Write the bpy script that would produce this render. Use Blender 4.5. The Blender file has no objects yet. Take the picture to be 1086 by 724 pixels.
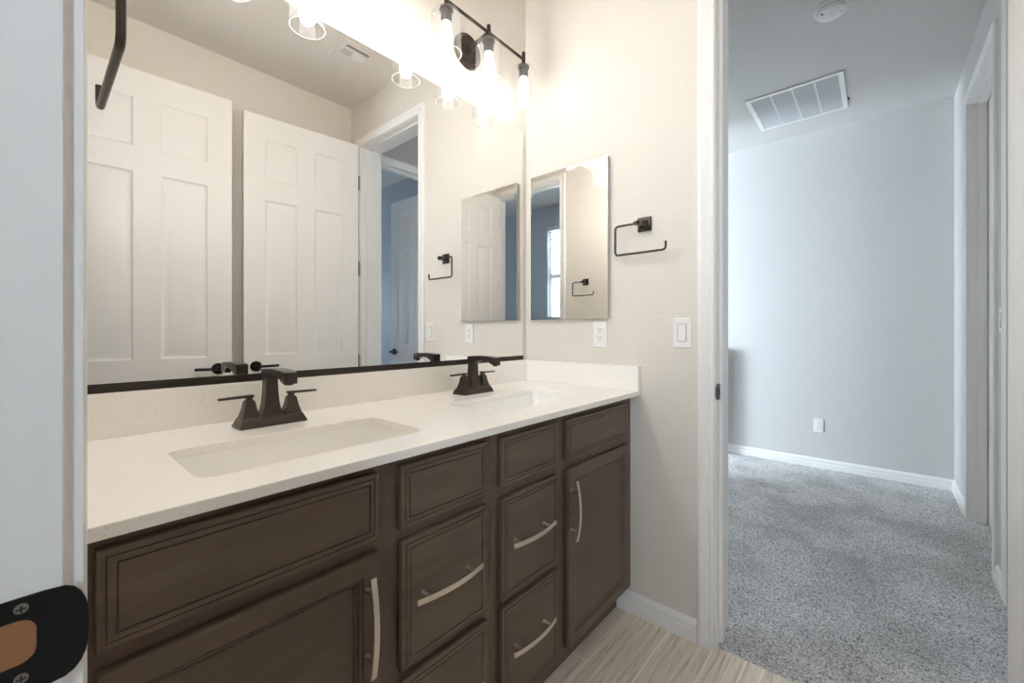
import bpy, bmesh, math, random
from mathutils import Vector, Matrix
random.seed(7)
sc = bpy.context.scene
COL = sc.collection
pi = math.pi

# ------------------------------------------------------------------ camera
cam = bpy.data.cameras.new('camera')
cam.sensor_width = 36.0
cam.lens = 445.995 / 1086 * 36.0
cam.shift_y = -0.0100
cam.clip_start = 0.005
cam.clip_end = 200
camo = bpy.data.objects.new('camera', cam)
COL.objects.link(camo)
camo.location = (-1.6335, -1.3310, 1.1559)
camo.rotation_euler = (pi / 2, 0, 0.71632 - pi / 2)
sc.camera = camo

# ------------------------------------------------------------------ light and exposure
SKY = 59.0
BULB = 16.0            # right fixture; the left one has stronger bulbs
BULB_LEFT = 165.0
BULB_COL = (1.0, 0.975, 0.935)
sc.view_settings.view_transform = 'Standard'
sc.view_settings.look = 'None'
sc.view_settings.exposure = 0.24
sc.view_settings.gamma = 1.0
sc.view_settings.use_curve_mapping = False
sc.cycles.max_bounces = 14
sc.cycles.diffuse_bounces = 8
sc.cycles.glossy_bounces = 8
sc.cycles.transparent_max_bounces = 24
sc.cycles.sample_clamp_indirect = 6.0
sc.cycles.use_denoising = True
wd = bpy.data.worlds.new('sky')
sc.world = wd
wd.use_nodes = True
bg = wd.node_tree.nodes['Background']
bg.inputs['Color'].default_value = (0.72, 0.86, 1.0, 1)
bg.inputs['Strength'].default_value = SKY


def portal(name, loc, rot, sx, sy):
    l = bpy.data.lights.new(name, 'AREA')
    l.shape = 'RECTANGLE'
    l.size = sx
    l.size_y = sy
    l.cycles.is_portal = True
    o = bpy.data.objects.new(name, l)
    COL.objects.link(o)
    o.location = loc
    o.rotation_euler = rot
    return o


# daylight enters through the two windows built below
portal('window_daylight', (-3.18, -1.955, 1.88), (0, -pi / 2, 0), 1.4, 0.32)
portal('window_daylight', (0.95, 3.28, 1.55), (pi / 2, 0, pi), 1.3, 1.9)
portal('window_daylight', (0.60, -6.08, 1.55), (-pi / 2, 0, pi), 0.44, 0.9)

# ------------------------------------------------------------------ materials
def nodes(name):
    m = bpy.data.materials.new(name)
    m.use_nodes = True
    nt = m.node_tree
    return m, nt, nt.nodes['Principled BSDF']


def lin(r, g, b):
    f = lambda c: (c / 255 / 12.92) if c / 255 <= 0.04045 else ((c / 255 + 0.055) / 1.055) ** 2.4
    return (f(r), f(g), f(b), 1)


def simple(name, col, rough=0.5, metal=0.0, spec=0.5):
    m, nt, p = nodes(name)
    p.inputs['Base Color'].default_value = col if len(col) == 4 else (*col, 1)
    p.inputs['Roughness'].default_value = rough
    p.inputs['Metallic'].default_value = metal
    p.inputs['Specular IOR Level'].default_value = spec
    return m


def noise(nt, scale, detail=3, rough=0.5, mapping=None):
    tc = nt.nodes.new('ShaderNodeTexCoord')
    n = nt.nodes.new('ShaderNodeTexNoise')
    n.inputs['Scale'].default_value = scale
    n.inputs['Detail'].default_value = detail
    n.inputs['Roughness'].default_value = rough
    if mapping:
        mp = nt.nodes.new('ShaderNodeMapping')
        mp.inputs['Scale'].default_value = mapping
        nt.links.new(tc.outputs['Object'], mp.inputs['Vector'])
        nt.links.new(mp.outputs['Vector'], n.inputs['Vector'])
    else:
        nt.links.new(tc.outputs['Object'], n.inputs['Vector'])
    return n


def ramp(nt, src, stops):
    r = nt.nodes.new('ShaderNodeValToRGB')
    e = r.color_ramp.elements
    while len(e) < len(stops):
        e.new(0.5)
    for i, (pos, c) in enumerate(stops):
        e[i].position = pos
        e[i].color = c if len(c) == 4 else (*c, 1)
    nt.links.new(src, r.inputs['Fac'])
    return r


def bump(nt, p, src, strength, dist):
    b = nt.nodes.new('ShaderNodeBump')
    b.inputs['Strength'].default_value = strength
    b.inputs['Distance'].default_value = dist
    nt.links.new(src, b.inputs['Height'])
    nt.links.new(b.outputs['Normal'], p.inputs['Normal'])


def paint(name, col, bstr):
    m, nt, p = nodes(name)
    p.inputs['Base Color'].default_value = col
    p.inputs['Roughness'].default_value = 0.55
    p.inputs['Specular IOR Level'].default_value = 0.35
    n = noise(nt, 130, 2, 0.45)
    r = ramp(nt, n.outputs['Fac'], [(0.42, (0, 0, 0)), (0.62, (1, 1, 1))])
    bump(nt, p, r.outputs['Color'], bstr, 0.0012)
    return m


M_WALL = paint('greige_wall_paint', lin(225, 219, 210), 0.55)
M_BEDWALL = paint('pale_grey_wall_paint', lin(206, 204, 201), 0.45)
M_BLUELIGHTWALL = paint('blue_light_tinted_wall_paint', lin(190, 196, 202), 0.45)  # blue cast of the daylight put into the wall colour
M_CEIL = paint('ceiling_paint', lin(226, 220, 213), 0.4)
M_TRIM = simple('white_trim_paint', lin(240, 238, 235), 0.32)
M_DOOR = simple('white_door_paint', lin(243, 240, 236), 0.38)
M_PLATE = simple('white_plate_plastic', lin(238, 237, 234), 0.3)
M_SLOT = simple('dark_slot', (0.02, 0.018, 0.016), 0.6)
M_BLACK = simple('black_hardware', (0.012, 0.011, 0.011), 0.35, 0.5)
M_BRONZE = simple('oil_rubbed_bronze', (0.056, 0.045, 0.036), 0.28, 0.7)
M_NICKEL = simple('satin_nickel', (0.72, 0.66, 0.58), 0.28, 1.0)
M_SEAM = simple('grey_seam', lin(165, 162, 158), 0.5)
M_STEEL = simple('screw_steel', (0.30, 0.27, 0.23), 0.4, 0.9)
M_CERAMIC = simple('white_porcelain', lin(250, 248, 244), 0.12)
M_MIRROR = simple('silvered_mirror', (0.93, 0.93, 0.92), 0.0, 1.0)
M_EDGE = simple('mirror_ground_edge', lin(190, 188, 184), 0.25, 0.3)
M_PIPE = simple('dark_drain', (0.05, 0.045, 0.04), 0.3, 0.9)
M_RAWWOOD = simple('raw_pine', lin(150, 102, 66), 0.8)
M_BOX = simple('cabinet_interior', (0.05, 0.04, 0.03), 0.8)
M_BLIND = simple('white_blind_slat', lin(236, 238, 240), 0.5)


def wood_cabinet():
    m, nt, p = nodes('dark_stained_maple')
    n1 = noise(nt, 3.0, 5, 0.6, (2.0, 14.0, 14.0))
    n2 = noise(nt, 2.2, 2, 0.5)
    mx = nt.nodes.new('ShaderNodeMix')
    mx.data_type = 'FLOAT'
    mx.inputs['Factor'].default_value = 0.45
    nt.links.new(n1.outputs['Fac'], mx.inputs['A'])
    nt.links.new(n2.outputs['Fac'], mx.inputs['B'])
    r = ramp(nt, mx.outputs['Result'], [(0.30, (0.082, 0.054, 0.036)), (0.55, (0.120, 0.083, 0.057)), (0.75, (0.160, 0.114, 0.081))])
    nt.links.new(r.outputs['Color'], p.inputs['Base Color'])
    p.inputs['Roughness'].default_value = 0.38
    bump(nt, p, n1.outputs['Fac'], 0.08, 0.001)
    return m


M_WOOD = wood_cabinet()


def quartz():
    m, nt, p = nodes('cream_speckled_quartz')
    n = noise(nt, 420, 2, 0.6)
    r = ramp(nt, n.outputs['Fac'], [(0.24, lin(196, 186, 174)), (0.36, lin(247, 243, 237)), (0.68, lin(249, 246, 241)), (0.76, lin(246, 244, 240))])
    nt.links.new(r.outputs['Color'], p.inputs['Base Color'])
    p.inputs['Roughness'].default_value = 0.22
    return m


M_QUARTZ = quartz()


def plank_floor():
    m, nt, p = nodes('wood_look_tile')
    tc = nt.nodes.new('ShaderNodeTexCoord')
    mp = nt.nodes.new('ShaderNodeMapping')
    mp.inputs['Location'].default_value = (0.35, 0.088, 0)
    nt.links.new(tc.outputs['Object'], mp.inputs['Vector'])
    b = nt.nodes.new('ShaderNodeTexBrick')
    b.inputs['Scale'].default_value = 1.0
    b.inputs['Brick Width'].default_value = 0.95
    b.inputs['Row Height'].default_value = 0.158
    b.inputs['Mortar Size'].default_value = 0.0032
    b.inputs['Mortar Smooth'].default_value = 0.1
    b.inputs['Color1'].default_value = (0, 0, 0, 1)
    b.inputs['Color2'].default_value = (1, 1, 1, 1)
    b.inputs['Mortar'].default_value = (0.5, 0.5, 0.5, 1)
    b.offset = 0.37
    nt.links.new(mp.outputs['Vector'], b.inputs['Vector'])
    # grain stretched along the planks, shifted from plank to plank
    ad = nt.nodes.new('ShaderNodeVectorMath')
    ad.operation = 'MULTIPLY_ADD'
    ad.inputs[1].default_value = (5.0, 9.0, 3.0)
    nt.links.new(b.outputs['Color'], ad.inputs[0])
    nt.links.new(tc.outputs['Object'], ad.inputs[2])
    m2 = nt.nodes.new('ShaderNodeMapping')
    m2.inputs['Scale'].default_value = (1.6, 30, 1)
    nt.links.new(ad.outputs['Vector'], m2.inputs['Vector'])
    n = nt.nodes.new('ShaderNodeTexNoise')
    n.inputs['Scale'].default_value = 2.4
    n.inputs['Detail'].default_value = 6
    n.inputs['Roughness'].default_value = 0.65
    n.inputs['Distortion'].default_value = 0.6
    nt.links.new(m2.outputs['Vector'], n.inputs['Vector'])
    r = ramp(nt, n.outputs['Fac'], [(0.28, lin(164, 149, 132)), (0.45, lin(222, 209, 192)), (0.6, lin(238, 226, 210)), (0.8, lin(250, 241, 227))])
    mx = nt.nodes.new('ShaderNodeMix')
    mx.data_type = 'RGBA'
    nt.links.new(b.outputs['Fac'], mx.inputs['Factor'])
    nt.links.new(r.outputs['Color'], mx.inputs['A'])
    mx.inputs['B'].default_value = lin(252, 242, 226)
    nt.links.new(mx.outputs['Result'], p.inputs['Base Color'])
    p.inputs['Roughness'].default_value = 0.42
    bump(nt, p, n.outputs['Fac'], 0.12, 0.001)
    return m


M_FLOOR = plank_floor()


def carpet():
    m, nt, p = nodes('grey_frieze_carpet')
    n = noise(nt, 145, 3, 0.8)
    big = noise(nt, 2.6, 3, 0.55)
    r = ramp(nt, n.outputs['Fac'], [(0.36, lin(104, 104, 108)), (0.46, lin(200, 198, 197)), (0.54, lin(234, 231, 229)), (0.62, lin(254, 253, 251))])
    r2 = ramp(nt, big.outputs['Fac'], [(0.38, (0.74, 0.74, 0.74)), (0.60, (1, 1, 1))])
    mx = nt.nodes.new('ShaderNodeMix')
    mx.data_type = 'RGBA'
    mx.blend_type = 'MULTIPLY'
    mx.inputs['Factor'].default_value = 1.0
    nt.links.new(r.outputs['Color'], mx.inputs['A'])
    nt.links.new(r2.outputs['Color'], mx.inputs['B'])
    nt.links.new(mx.outputs['Result'], p.inputs['Base Color'])
    p.inputs['Roughness'].default_value = 1.0
    p.inputs['Specular IOR Level'].default_value = 0.05
    bump(nt, p, n.outputs['Fac'], 0.7, 0.008)
    return m


M_CARPET = carpet()


def emission(name, col, s):
    m = bpy.data.materials.new(name)
    m.use_nodes = True
    nt = m.node_tree
    nt.nodes.clear()
    e = nt.nodes.new('ShaderNodeEmission')
    e.inputs['Color'].default_value = (*col, 1)
    e.inputs['Strength'].default_value = s
    o = nt.nodes.new('ShaderNodeOutputMaterial')
    nt.links.new(e.outputs['Emission'], o.inputs['Surface'])
    return m


M_BULB = emission('lit_bulb', BULB_COL, BULB)
M_BULB_LEFT = emission('strong_lit_bulb', BULB_COL, BULB_LEFT)


def clear_glass(name, haze, gloss):
    m = bpy.data.materials.new(name)
    m.use_nodes = True
    nt = m.node_tree
    nt.nodes.clear()
    tr = nt.nodes.new('ShaderNodeBsdfTransparent')
    tr.inputs['Color'].default_value = (0.97, 0.97, 0.97, 1)
    tl = nt.nodes.new('ShaderNodeBsdfTranslucent')
    tl.inputs['Color'].default_value = (0.95, 0.95, 0.95, 1)
    gl = nt.nodes.new('ShaderNodeBsdfGlossy')
    gl.inputs['Roughness'].default_value = 0.08
    lw = nt.nodes.new('ShaderNodeLayerWeight')
    lw.inputs['Blend'].default_value = 0.25
    m1 = nt.nodes.new('ShaderNodeMixShader')
    m1.inputs['Fac'].default_value = haze
    nt.links.new(tr.outputs[0], m1.inputs[1])
    nt.links.new(tl.outputs[0], m1.inputs[2])
    mm = nt.nodes.new('ShaderNodeMath')
    mm.operation = 'MULTIPLY'
    mm.inputs[1].default_value = gloss
    nt.links.new(lw.outputs['Facing'], mm.inputs[0])
    m2 = nt.nodes.new('ShaderNodeMixShader')
    nt.links.new(mm.outputs[0], m2.inputs['Fac'])
    nt.links.new(m1.outputs[0], m2.inputs[1])
    nt.links.new(gl.outputs[0], m2.inputs[2])
    o = nt.nodes.new('ShaderNodeOutputMaterial')
    nt.links.new(m2.outputs[0], o.inputs['Surface'])
    return m


M_SHADE = clear_glass('clear_glass_shade', 0.03, 0.5)
M_RIM = clear_glass('glass_rim', 0.75, 0.3)
M_PANE = clear_glass('window_glass', 0.0, 0.15)

# ------------------------------------------------------------------ mesh helpers
def BM():
    return bmesh.new()


def box(bm, x0, x1, y0, y1, z0, z1, mi=0):
    a, b = sorted((x0, x1)), sorted((y0, y1))
    c = sorted((z0, z1))
    v = [bm.verts.new((a[i], b[j], c[k])) for i in (0, 1) for j in (0, 1) for k in (0, 1)]
    for f in ((0, 1, 3, 2), (4, 6, 7, 5), (0, 4, 5, 1), (2, 3, 7, 6), (0, 2, 6, 4), (1, 5, 7, 3)):
        bm.faces.new([v[i] for i in f]).material_index = mi


def frustum(bm, r0, r1, z0, z1, cx=0, cy=0, cx1=None, cy1=None):
    """box whose half sizes go from r0=(hx,hy) at z0 to r1 at z1"""
    cx1 = cx if cx1 is None else cx1
    cy1 = cy if cy1 is None else cy1
    lo = [bm.verts.new((cx + sx * r0[0], cy + sy * r0[1], z0)) for sx, sy in ((-1, -1), (1, -1), (1, 1), (-1, 1))]
    hi = [bm.verts.new((cx1 + sx * r1[0], cy1 + sy * r1[1], z1)) for sx, sy in ((-1, -1), (1, -1), (1, 1), (-1, 1))]
    bm.faces.new(lo[::-1])
    bm.faces.new(hi)
    for i in range(4):
        j = (i + 1) % 4
        bm.faces.new((lo[i], lo[j], hi[j], hi[i]))


def loft(bm, rings, cap0=True, cap1=True, mi=0):
    rows = [[bm.verts.new(p) for p in r] for r in rings]
    n = len(rows[0])
    for a, b in zip(rows, rows[1:]):
        for i in range(n):
            j = (i + 1) % n
            bm.faces.new((a[i], a[j], b[j], b[i])).material_index = mi
    if cap0:
        bm.faces.new(rows[0][::-1]).material_index = mi
    if cap1:
        bm.faces.new(rows[-1]).material_index = mi


def circ(c, r, axis='z', n=28):
    out = []
    for k in range(n):
        t = 2 * pi * k / n
        a, b = r * math.cos(t), r * math.sin(t)
        if axis == 'z':
            out.append((c[0] + a, c[1] + b, c[2]))
        elif axis == 'y':
            out.append((c[0] + b, c[1], c[2] + a))
        else:
            out.append((c[0], c[1] + a, c[2] + b))
    return out


def lathe(bm, c, prof, axis='z', n=28, cap0=True, cap1=True, mi=0):
    """prof: list of (radius, offset along the axis)"""
    rings = []
    for r, h in prof:
        cc = list(c)
        cc['xyz'.index(axis)] += h
        rings.append(circ(cc, max(r, 1e-5), axis, n))
    loft(bm, rings, cap0, cap1, mi)


def tube(bm, pts, r, n=14):
    pts = [Vector(p) for p in pts]
    rings = []
    up = None
    for i, p in enumerate(pts):
        d = (pts[min(i + 1, len(pts) - 1)] - pts[max(i - 1, 0)]).normalized()
        if up is None:
            up = Vector((1, 0, 0)) if abs(d.x) < 0.9 else Vector((0, 1, 0))
        u = (up - d * up.dot(d)).normalized()
        w = d.cross(u)
        up = u
        rings.append([p + u * (r * math.cos(2 * pi * k / n)) + w * (r * math.sin(2 * pi * k / n)) for k in range(n)])
    loft(bm, rings)


def round_path(pts, rad, seg=7):
    """polyline with rounded inner corners"""
    P = [Vector(p) for p in pts]
    out = [P[0]]
    for a, b, c in zip(P, P[1:], P[2:]):
        d0, d1 = (a - b).normalized(), (c - b).normalized()
        rr = min(rad, (a - b).length * 0.49, (c - b).length * 0.49)
        s, e = b + d0 * rr, b + d1 * rr
        for k in range(seg + 1):
            t = k / seg
            out.append(s * (1 - t) ** 2 + b * 2 * t * (1 - t) + e * t * t)
    out.append(P[-1])
    return out


def rrect(x0, x1, y0, y1, r, z, n=6):
    out = []
    for cx, cy, a0 in ((x1 - r, y1 - r, 0), (x0 + r, y1 - r, pi / 2), (x0 + r, y0 + r, pi), (x1 - r, y0 + r, 1.5 * pi)):
        for k in range(n + 1):
            t = a0 + pi / 2 * k / n
            out.append((cx + r * math.cos(t), cy + r * math.sin(t), z))
    return out


def mesh(name, bm, mat, parent=None, bevel=0.0, smooth=True, seg=2, matrix=None):
    """link a bmesh given in world coordinates as ONE object (relative to its parent)"""
    bmesh.ops.recalc_face_normals(bm, faces=bm.faces[:])
    if matrix is not None:
        bmesh.ops.transform(bm, matrix=matrix, verts=bm.verts[:])
    if parent is not None:
        par, off = parent, Vector((0, 0, 0))
        while par is not None:
            off += par.location
            par = par.parent
        bmesh.ops.translate(bm, vec=-off, verts=bm.verts[:])
    me = bpy.data.meshes.new(name)
    bm.to_mesh(me)
    bm.free()
    for m in (mat if isinstance(mat, (list, tuple)) else [mat]):
        me.materials.append(m)
    o = bpy.data.objects.new(name, me)
    COL.objects.link(o)
    if parent is not None:
        o.parent = parent
    if bevel:
        b = o.modifiers.new('bevel', 'BEVEL')
        b.width = bevel
        b.segments = seg
        b.limit_method = 'ANGLE'
        b.angle_limit = math.radians(40)
        b.harden_normals = False
    if smooth:
        for f in me.polygons:
            f.use_smooth = True
        try:
            me.set_sharp_from_angle(angle=math.radians(35))
        except Exception:
            pass
    return o


def tag(o, label, cat, group=None):
    o['label'] = label
    o['category'] = cat
    if group:
        o['group'] = group
    return o


def thing(name, loc, label, cat, group=None):
    o = bpy.data.objects.new(name, None)
    o.empty_display_size = 0.05
    COL.objects.link(o)
    o.location = loc
    return tag(o, label, cat, group)


def struct(name, bm, mat, **k):
    o = mesh(name, bm, mat, **k)
    if o.parent is None:
        o['kind'] = 'structure'
    return o


# ------------------------------------------------------------------ the setting
XL, XR = -1.6175, 0.0          # bathroom side walls
TL, TR = 0.115, 0.165          # their thicknesses
YF = -1.747                    # wall opposite the mirror
H = 2.864
HB = 2.8525
DH = 2.535                     # door opening height
XB = 2.754                     # far bedroom wall
YN = 3.2                       # bedroom window wall
JT = 0.018                     # jamb board thickness
O1 = (-1.605, -0.888)          # bedroom doorway (wall_right), along y
O2 = (-1.672, -0.888)          # doorway the camera stands in (wall_left), along y
OA = (0.245, 1.060)            # closet doorway in wall_front, along x
OB = (1.355, 2.125)              # second doorway in wall_front, along x
XW = -3.10                     # rear bedroom window wall

bm = BM(); box(bm, XL - TL, XR + TR, 0, 0.12, 0, H + 0.1)
struct('wall_back', bm, M_WALL, smooth=False)
bm = BM()
box(bm, 0, TR, O1[1] + JT, 0.0, 0, H + 0.1)
box(bm, 0, TR, YF, O1[0] - JT, 0, H + 0.1)
box(bm, 0, TR, O1[0] - JT, O1[1] + JT, DH + JT, H + 0.1)
struct('wall_right', bm, M_WALL, smooth=False)
bm = BM(); box(bm, 0.0, TR, 0.12, YN, 0, H + 0.1)
struct('wall_bedroom_west', bm, M_BEDWALL, smooth=False)
bm = BM()
box(bm, XL - TL, XL, O2[1] + JT, 0.0, 0, H + 0.1)
box(bm, XL - TL, XL, YF, O2[0] - JT, 0, H + 0.1)
box(bm, XL - TL, XL, O2[0] - JT, O2[1] + JT, DH + JT, H + 0.1)
struct('wall_left', bm, M_WALL, smooth=False)
bm = BM()
box(bm, XL - TL, TR, YF, YF - 0.115, 0, H + 0.1)
struct('wall_front', bm, M_WALL, smooth=False)
bm = BM()
box(bm, TR, OA[0] - JT, YF, YF - 0.115, 0, H + 0.1)
box(bm, OA[1] + JT, OB[0] - JT, YF, YF - 0.115, 0, H + 0.1)
box(bm, OB[1] + JT, XB, YF, YF - 0.115, 0, H + 0.1)
for a in (OA, OB):
    box(bm, a[0] - JT, a[1] + JT, YF, YF - 0.115, DH + JT, H + 0.1)
struct('wall_bedroom_south', bm, M_BEDWALL, smooth=False)
bm = BM(); box(bm, XB, XB + 0.12, -4.0, YN + 0.12, 0, H + 0.1)
struct('wall_bedroom_east', bm, M_BEDWALL, smooth=False)
# bedroom window wall with the window opening (0.30..1.60, 0.60..2.50)
WB = (0.30, 1.60, 0.60, 2.50)
bm = BM()
box(bm, 0, WB[0], YN, YN + 0.12, 0, H + 0.1)
box(bm, WB[1], XB, YN, YN + 0.12, 0, H + 0.1)
box(bm, WB[0], WB[1], YN, YN + 0.12, 0, WB[2])
box(bm, WB[0], WB[1], YN, YN + 0.12, WB[3], H + 0.1)
struct('wall_bedroom_north', bm, M_BEDWALL, smooth=False)
# added wall stub and half wall, out of view, shading the far bedroom wall
bm = BM(); box(bm, TR, 1.92, 0.30, 0.42, 0, H + 0.1)
struct('wall_shade_stub', bm, M_BEDWALL, smooth=False)
bm = BM(); box(bm, 2.66, XB, -0.22, 0.30, 0, 1.0)
struct('wall_shade_half', bm, M_BEDWALL, smooth=False)
# closet behind wall_front
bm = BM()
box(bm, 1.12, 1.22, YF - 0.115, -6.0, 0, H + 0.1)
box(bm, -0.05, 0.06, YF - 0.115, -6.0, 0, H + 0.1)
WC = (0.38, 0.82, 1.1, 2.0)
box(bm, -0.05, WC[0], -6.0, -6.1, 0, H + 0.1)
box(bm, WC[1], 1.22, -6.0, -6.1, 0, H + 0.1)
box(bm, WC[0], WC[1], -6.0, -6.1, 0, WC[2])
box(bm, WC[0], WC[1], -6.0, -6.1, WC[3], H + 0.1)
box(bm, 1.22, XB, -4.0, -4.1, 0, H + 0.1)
struct('wall_closet', bm, M_BLUELIGHTWALL, smooth=False)
# rear bedroom (behind the camera)
WR = (-2.115, -1.795, 1.18, 2.58)
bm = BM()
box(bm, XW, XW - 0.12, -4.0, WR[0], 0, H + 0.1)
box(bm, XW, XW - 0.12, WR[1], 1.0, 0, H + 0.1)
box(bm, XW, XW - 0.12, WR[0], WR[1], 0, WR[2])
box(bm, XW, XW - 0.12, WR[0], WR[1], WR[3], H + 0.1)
struct('wall_rear_west', bm, M_BLUELIGHTWALL, smooth=False)
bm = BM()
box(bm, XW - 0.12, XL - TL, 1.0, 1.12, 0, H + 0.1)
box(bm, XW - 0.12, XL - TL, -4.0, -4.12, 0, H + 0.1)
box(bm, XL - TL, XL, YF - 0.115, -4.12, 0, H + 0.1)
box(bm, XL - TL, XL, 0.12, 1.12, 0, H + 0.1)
struct('wall_rear', bm, M_BLUELIGHTWALL, smooth=False)

bm = BM(); box(bm, XL - TL, 0.02, YF - 0.02, 0.02, -0.05, 0)
struct('floor', bm, M_FLOOR, smooth=False)
# carpet: thick pile with a gently uneven top
bm = BM()
def carpet_patch(x0, x1, y0, y1, st):
    nx, ny = max(2, int((x1 - x0) / st)), max(2, int((y1 - y0) / st))
    g = [[bm.verts.new((x0 + (x1 - x0) * i / nx, y0 + (y1 - y0) * j / ny, (0.004 + random.uniform(-0.0035, 0.0035)) if 0 < i < nx and 0 < j < ny else 0.0)) for j in range(ny + 1)] for i in range(nx + 1)]
    for i in range(nx):
        for j in range(ny):
            bm.faces.new((g[i][j], g[i + 1][j], g[i + 1][j + 1], g[i][j + 1]))
carpet_patch(0.02, XB, -4.0, YN, 0.018)
carpet_patch(0.02, 1.15, -6.0, -4.0, 0.2)
struct('floor_carpet', bm, M_CARPET)
bm = BM(); box(bm, 0.02, XB, -6.0, YN, -0.06, -0.01)
struct('floor_slab', bm, M_BOX, smooth=False)
bm = BM(); box(bm, XW - 0.12, XL - TL, -4.1, 1.1, -0.05, 0)
struct('floor_rear', bm, M_CARPET, smooth=False)
bm = BM(); box(bm, XL - TL, XR + TR, YF - 0.115, 0.12, H, H + 0.1)
struct('ceiling', bm, M_CEIL, smooth=False)
bm = BM()
box(bm, TR, XB + 0.12, -4.1, YN + 0.12, HB, HB + 0.1)
box(bm, -0.05, TR, -6.1, YF - 0.115, HB, HB + 0.1)
box(bm, TR, 1.22, -6.1, -4.1, HB, HB + 0.1)
struct('ceiling_bedroom', bm, M_BEDWALL, smooth=False)
bm = BM(); box(bm, XW - 0.12, XL - TL, -4.1, 1.1, H, H + 0.1)
struct('ceiling_rear', bm, M_CEIL, smooth=False)

# ---- door casings and jambs
CAS = [(0.004, 0.0), (0.004, 0.0105), (0.010, 0.0125), (0.016, 0.0125), (0.019, 0.0085), (0.024, 0.0085), (0.031, 0.0115), (0.044, 0.0150), (0.055, 0.0160), (0.060, 0.0135), (0.062, 0.009), (0.062, 0.0)]


def doorway(name, axis, f0, f1, s0, s1, stop):
    """trim of an opening s0..s1 in a wall whose faces are at f0 < f1 on the given axis"""
    bm = BM()
    def V(s, f, z):
        return (f, s, z) if axis == 'x' else (s, f, z)
    def B(sa, sb, fa, fb, za, zb):
        if axis == 'x':
            box(bm, fa, fb, sa, sb, za, zb)
        else:
            box(bm, sa, sb, fa, fb, za, zb)
    for face, sg in ((f0, -1), (f1, 1)):
        rows = []
        for w, t in CAS:
            f = face + sg * t
            rows.append([bm.verts.new(V(*q)) for q in ((s0 - w, f, 0.0), (s0 - w, f, DH + w), (s1 + w, f, DH + w), (s1 + w, f, 0.0))])
        for a, b in zip(rows, rows[1:]):
            for i in range(3):
                bm.faces.new((a[i], a[i + 1], b[i + 1], b[i]))
        bm.faces.new([r[0] for r in rows])
        bm.faces.new([r[3] for r in rows][::-1])
    B(s0 - JT, s0, f0, f1, 0, DH + JT)
    B(s1, s1 + JT, f0, f1, 0, DH + JT)
    B(s0, s1, f0, f1, DH, DH + JT)
    a, b = stop
    B(s0, s0 + 0.011, a, b, 0, DH)
    B(s1 - 0.011, s1, a, b, 0, DH)
    B(s0 + 0.011, s1 - 0.011, a, b, DH - 0.011, DH)
    return struct(name, bm, M_TRIM)


doorway('trim_1', 'x', 0.0, TR, O1[0], O1[1], (0.045, 0.085))
doorway('trim_2', 'x', XL - TL, XL, O2[0], O2[1], (XL - 0.085, XL - 0.045))
doorway('trim_3', 'y', YF - 0.115, YF, OA[0], OA[1], (YF - 0.075, YF - 0.040))
doorway('trim_4', 'y', YF - 0.115, YF, OB[0], OB[1], (YF - 0.075, YF - 0.040))

# ---- baseboards
BASE = [(0.0, 0.0), (0.014, 0.0), (0.014, 0.043), (0.0115, 0.046), (0.0085, 0.047), (0.0105, 0.056), (0.0110, 0.064), (0.0085, 0.072), (0.0045, 0.079), (0.0, 0.083)]


def baseboard(name, segs):
    bm = BM()
    for axis, f, sg, a, b in segs:
        ra, rb = [], []
        for t, z in BASE:
            v = f + sg * t
            ra.append(bm.verts.new((v, a, z) if axis == 'x' else (a, v, z)))
            rb.append(bm.verts.new((v, b, z) if axis == 'x' else (b, v, z)))
        n = len(BASE)
        for i in range(n):
            j = (i + 1) % n
            bm.faces.new((ra[i], ra[j], rb[j], rb[i]))
        bm.faces.new(ra)
        bm.faces.new(rb[::-1])
    return struct(name, bm, M_TRIM)


baseboard('baseboard_right', [('x', 0.0, -1, -0.502, O1[1] + 0.062)])
baseboard('baseboard_front', [('y', YF, 1, XL, -0.0)])
baseboard('baseboard_bedroom_east', [('x', XB, -1, YF, -0.22)])
baseboard('baseboard_bedroom_south', [('y', YF, 1, OA[1] + 0.062, OB[0] - 0.062), ('y', YF, 1, OB[1] + 0.062, XB)])
baseboard('baseboard_shade_stub', [('y', 0.30, -1, TR, 1.92)])  # runs along the added, unseen stub

# ---- windows with blinds
def window(name, axis, f, s0, s1, z0, z1, depth):
    bm = BM()
    w = 0.045
    def B(b_, sa, sb, fa, fb, za, zb):
        if axis == 'x':
            box(b_, fa, fb, sa, sb, za, zb)
        else:
            box(b_, sa, sb, fa, fb, za, zb)
    B(bm, s0, s0 + w, f, f + depth, z0, z1)
    B(bm, s1 - w, s1, f, f + depth, z0, z1)
    B(bm, s0 + w, s1 - w, f, f + depth, z1 - w, z1)
    B(bm, s0 + w, s1 - w, f, f + depth, z0, z0 + w)
    zm = z0 + (z1 - z0) * 0.52
    B(bm, s0 + w, s1 - w, f, f + depth, zm - 0.03, zm + 0.03)
    o = mesh(name, bm, M_TRIM)
    o['kind'] = 'structure'
    bm = BM(); B(bm, s0 + w, s1 - w, f + depth * 0.45, f + depth * 0.55, z0 + w, z1 - w)
    mesh('pane', bm, M_PANE, o, smooth=False)
    return o


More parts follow.
